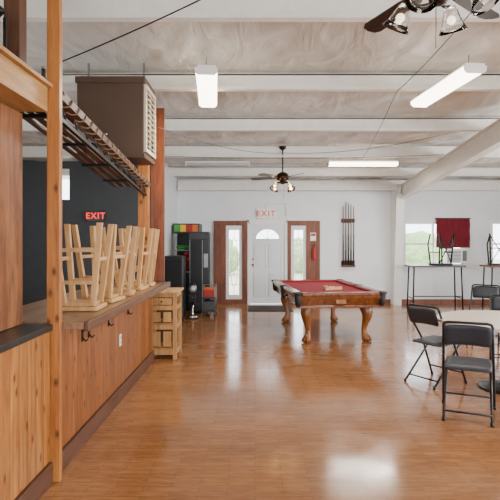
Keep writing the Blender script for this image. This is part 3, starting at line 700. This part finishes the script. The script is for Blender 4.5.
# ------------------------------------------------------------ ceiling fans
def fan(loc,rz,R,lit,rod,label,nl=3,sr=.16,sscale=1,kd=0):
    e=top('ceiling_fan',label,'ceiling fan',loc,rz)
    obj('canopy',lambda b:lathe(b,[(.02,rod-.07),(.06,rod-.04),(.07,rod)],(0,0,0),20),'bronze',e)
    obj('downrod',lambda b:sweep(b,[(0,0,.1),(0,0,rod-.071)],.012,8),'bronze',e)
    obj('motor',lambda b:lathe(b,[(.02,.1),(.06,.085),(.11,.05),(.12,0),(.11,-.05),(.06,-.075)],(0,0,0),28),'bronze',e)
    for k in range(5):
        a=2*PI*k/5; R4=Matrix.Rotation(a,4,'Z')
        def f(b):
            pts=[(.2,-.045),(.3,-.06),(R-.06,-.07),(R-.015,-.05),(R,0),(R-.015,.05),(R-.06,.07),(.3,.06),(.2,.045)]
            T=R4@Matrix.Rotation(.2,4,'X')
            poly(b,[T@Vector((x,y,-.01)) for x,y in pts],T.to_3x3()@Vector((0,0,.008)))
        bl=obj('blade',f,'blade',e)
        obj('blade_iron',lambda b:poly(b,[R4@Vector(p) for p in ((.1,-.02,-.02),(.24,-.035,-.02),(.24,.035,-.02),(.1,.02,-.02))],(0,0,.008)),'bronze',bl)
    obj('light_kit',lambda b:lathe(b,[(.05,-.076),(.06,-.09),(.05,-.12),(.02,-.13)],(0,0,0),20),'bronze',e)
    for k in range(nl):
        a=2*PI*k/nl+.5; c_,s_=math.cos(a),math.sin(a); t=sscale
        ar=obj('lamp_arm',lambda b:sweep(b,[(.05*c_,.05*s_,-.11),(sr*.6*c_,sr*.6*s_,-.1),(sr*.95*c_,sr*.95*s_,-.12+kd)],.01,8),'bronze',e)
        T=Matrix.Translation((sr*c_,sr*s_,-.12+kd))@Matrix.Rotation(a,4,'Z')@Matrix.Rotation(-.5,4,'Y')
        def sh(b):
            lathe(b,[(.025*t,0),(.035*t,-.02*t),(.045*t,-.06*t),(.055*t,-.09*t),(.072*t,-.12*t),(.069*t,-.12*t),(.052*t,-.09*t),(.042*t,-.06*t),(.032*t,-.02*t)],(0,0,0),20,False)
            bmesh.ops.transform(b,matrix=T,verts=b.verts)
        obj('lamp_shade',sh,'glass',ar)
        def bu(b):
            ball(b,(0,0,-.065*t),.022*t,12); bmesh.ops.transform(b,matrix=T,verts=b.verts)
        obj('bulb',bu,'bulb' if lit else 'bulbdim',ar)
    obj('pull_chain',lambda b:sweep(b,[(.02,0,-.131),(.02,0,-.38)],.003,6),'brass',e)
    return e
fan((.52,9.4,2.78),.2,.66,True,ch(9.4)-2.80,'dark ceiling fan with lit lamps above the pool table',4,.17,1.1)
fan((1.10,3.0,3.14),math.radians(112),.72,False,ch(3.0)-3.17,'dark ceiling fan with ribbed clear glass lamp shades',4,.2,1.25,.05)
# ------------------------------------------------------------ cables
def cable(pts,m,label,sag=0,r=.006):
    P=[]; 
    for a,b_ in zip(pts,pts[1:]):
        a=Vector(a);b_=Vector(b_)
        for k in range(12):
            t=k/12; P.append(a.lerp(b_,t)-Vector((0,0,sag*4*t*(1-t))))
    P.append(Vector(pts[-1]))
    o=obj('overhead_cable',lambda b:sweep(b,P,r,6),m); tag(o,label,'cable')
cable([(-1.75,4.4,3.15),(-.05,3.6,3.5)],'wiredk','dark cable strung below the roof',.02)
cable([(-1.2,6.2,3.0),(.52,9.3,3.22),(2.9,7.5,3.2)],'wire','thin grey cord sagging to the ceiling fan',.1,.005)
cable([(-1.9,9.0,3.12),(3.4,9.0,3.14)],'wire','thin grey cord strung across below the purlins',.06,.005)
cable([(1.85,3.6,3.6),(1.7,6.0,3.38),(2.0,9.4,3.1)],'wire','thin grey cord strung along the roof',.05,.005)
# ------------------------------------------------------------ lights
def area(name,loc,rot,sx,sy,p,col):
    l=bpy.data.lights.new(name,'AREA'); l.shape='RECTANGLE'; l.size=sx; l.size_y=sy; l.energy=p; l.color=col
    o=bpy.data.objects.new(name,l); o.location=loc; o.rotation_euler=rot; COL.objects.link(o); return o
day=(.97,.98,1)
for y,p in ((-1.75,180),(2.3,200),(6.3,250)): area('daylight_and_fill',(7.45,y,1.7),(0,PI/2,0),1.6,2.5,p,day)
area('daylight_and_fill',(.1,-4.1,1.6),(PI/2,0,0),2.2,1.6,140,day)
area('daylight_and_fill',(4,-4.1,1.6),(PI/2,0,0),3,1.6,195,day)
area('daylight_and_fill',(-5.15,5,1.8),(0,-PI/2,0),1.2,3,22,day)  # added fill light to brighten the dark bar, no known window there
for x,y,z,p,r in ((-.555,5.8,3.25,52,.08),(2.12,5.6,3.2,52,.1),(2.15,10,3.03,60,PI/2)):
    area('fixture_lamp',(x,y,z),(0,0,r),.2,1.2,p,(1,.93,.83))
w=bpy.data.worlds.new('sky'); S.world=w; w.use_nodes=True
bg=w.node_tree.nodes['Background']; bg.inputs[0].default_value=(.9,.95,1,1); bg.inputs[1].default_value=7
# ------------------------------------------------------------ camera
cd=bpy.data.cameras.new('camera'); cam=bpy.data.objects.new('camera',cd); COL.objects.link(cam)
cam.location=(0,0,1.6); cam.rotation_euler=(PI/2,0,0); cd.sensor_width=36; cd.lens=36; cd.shift_x=-.01; cd.shift_y=-.02; cd.clip_start=.05
S.camera=cam
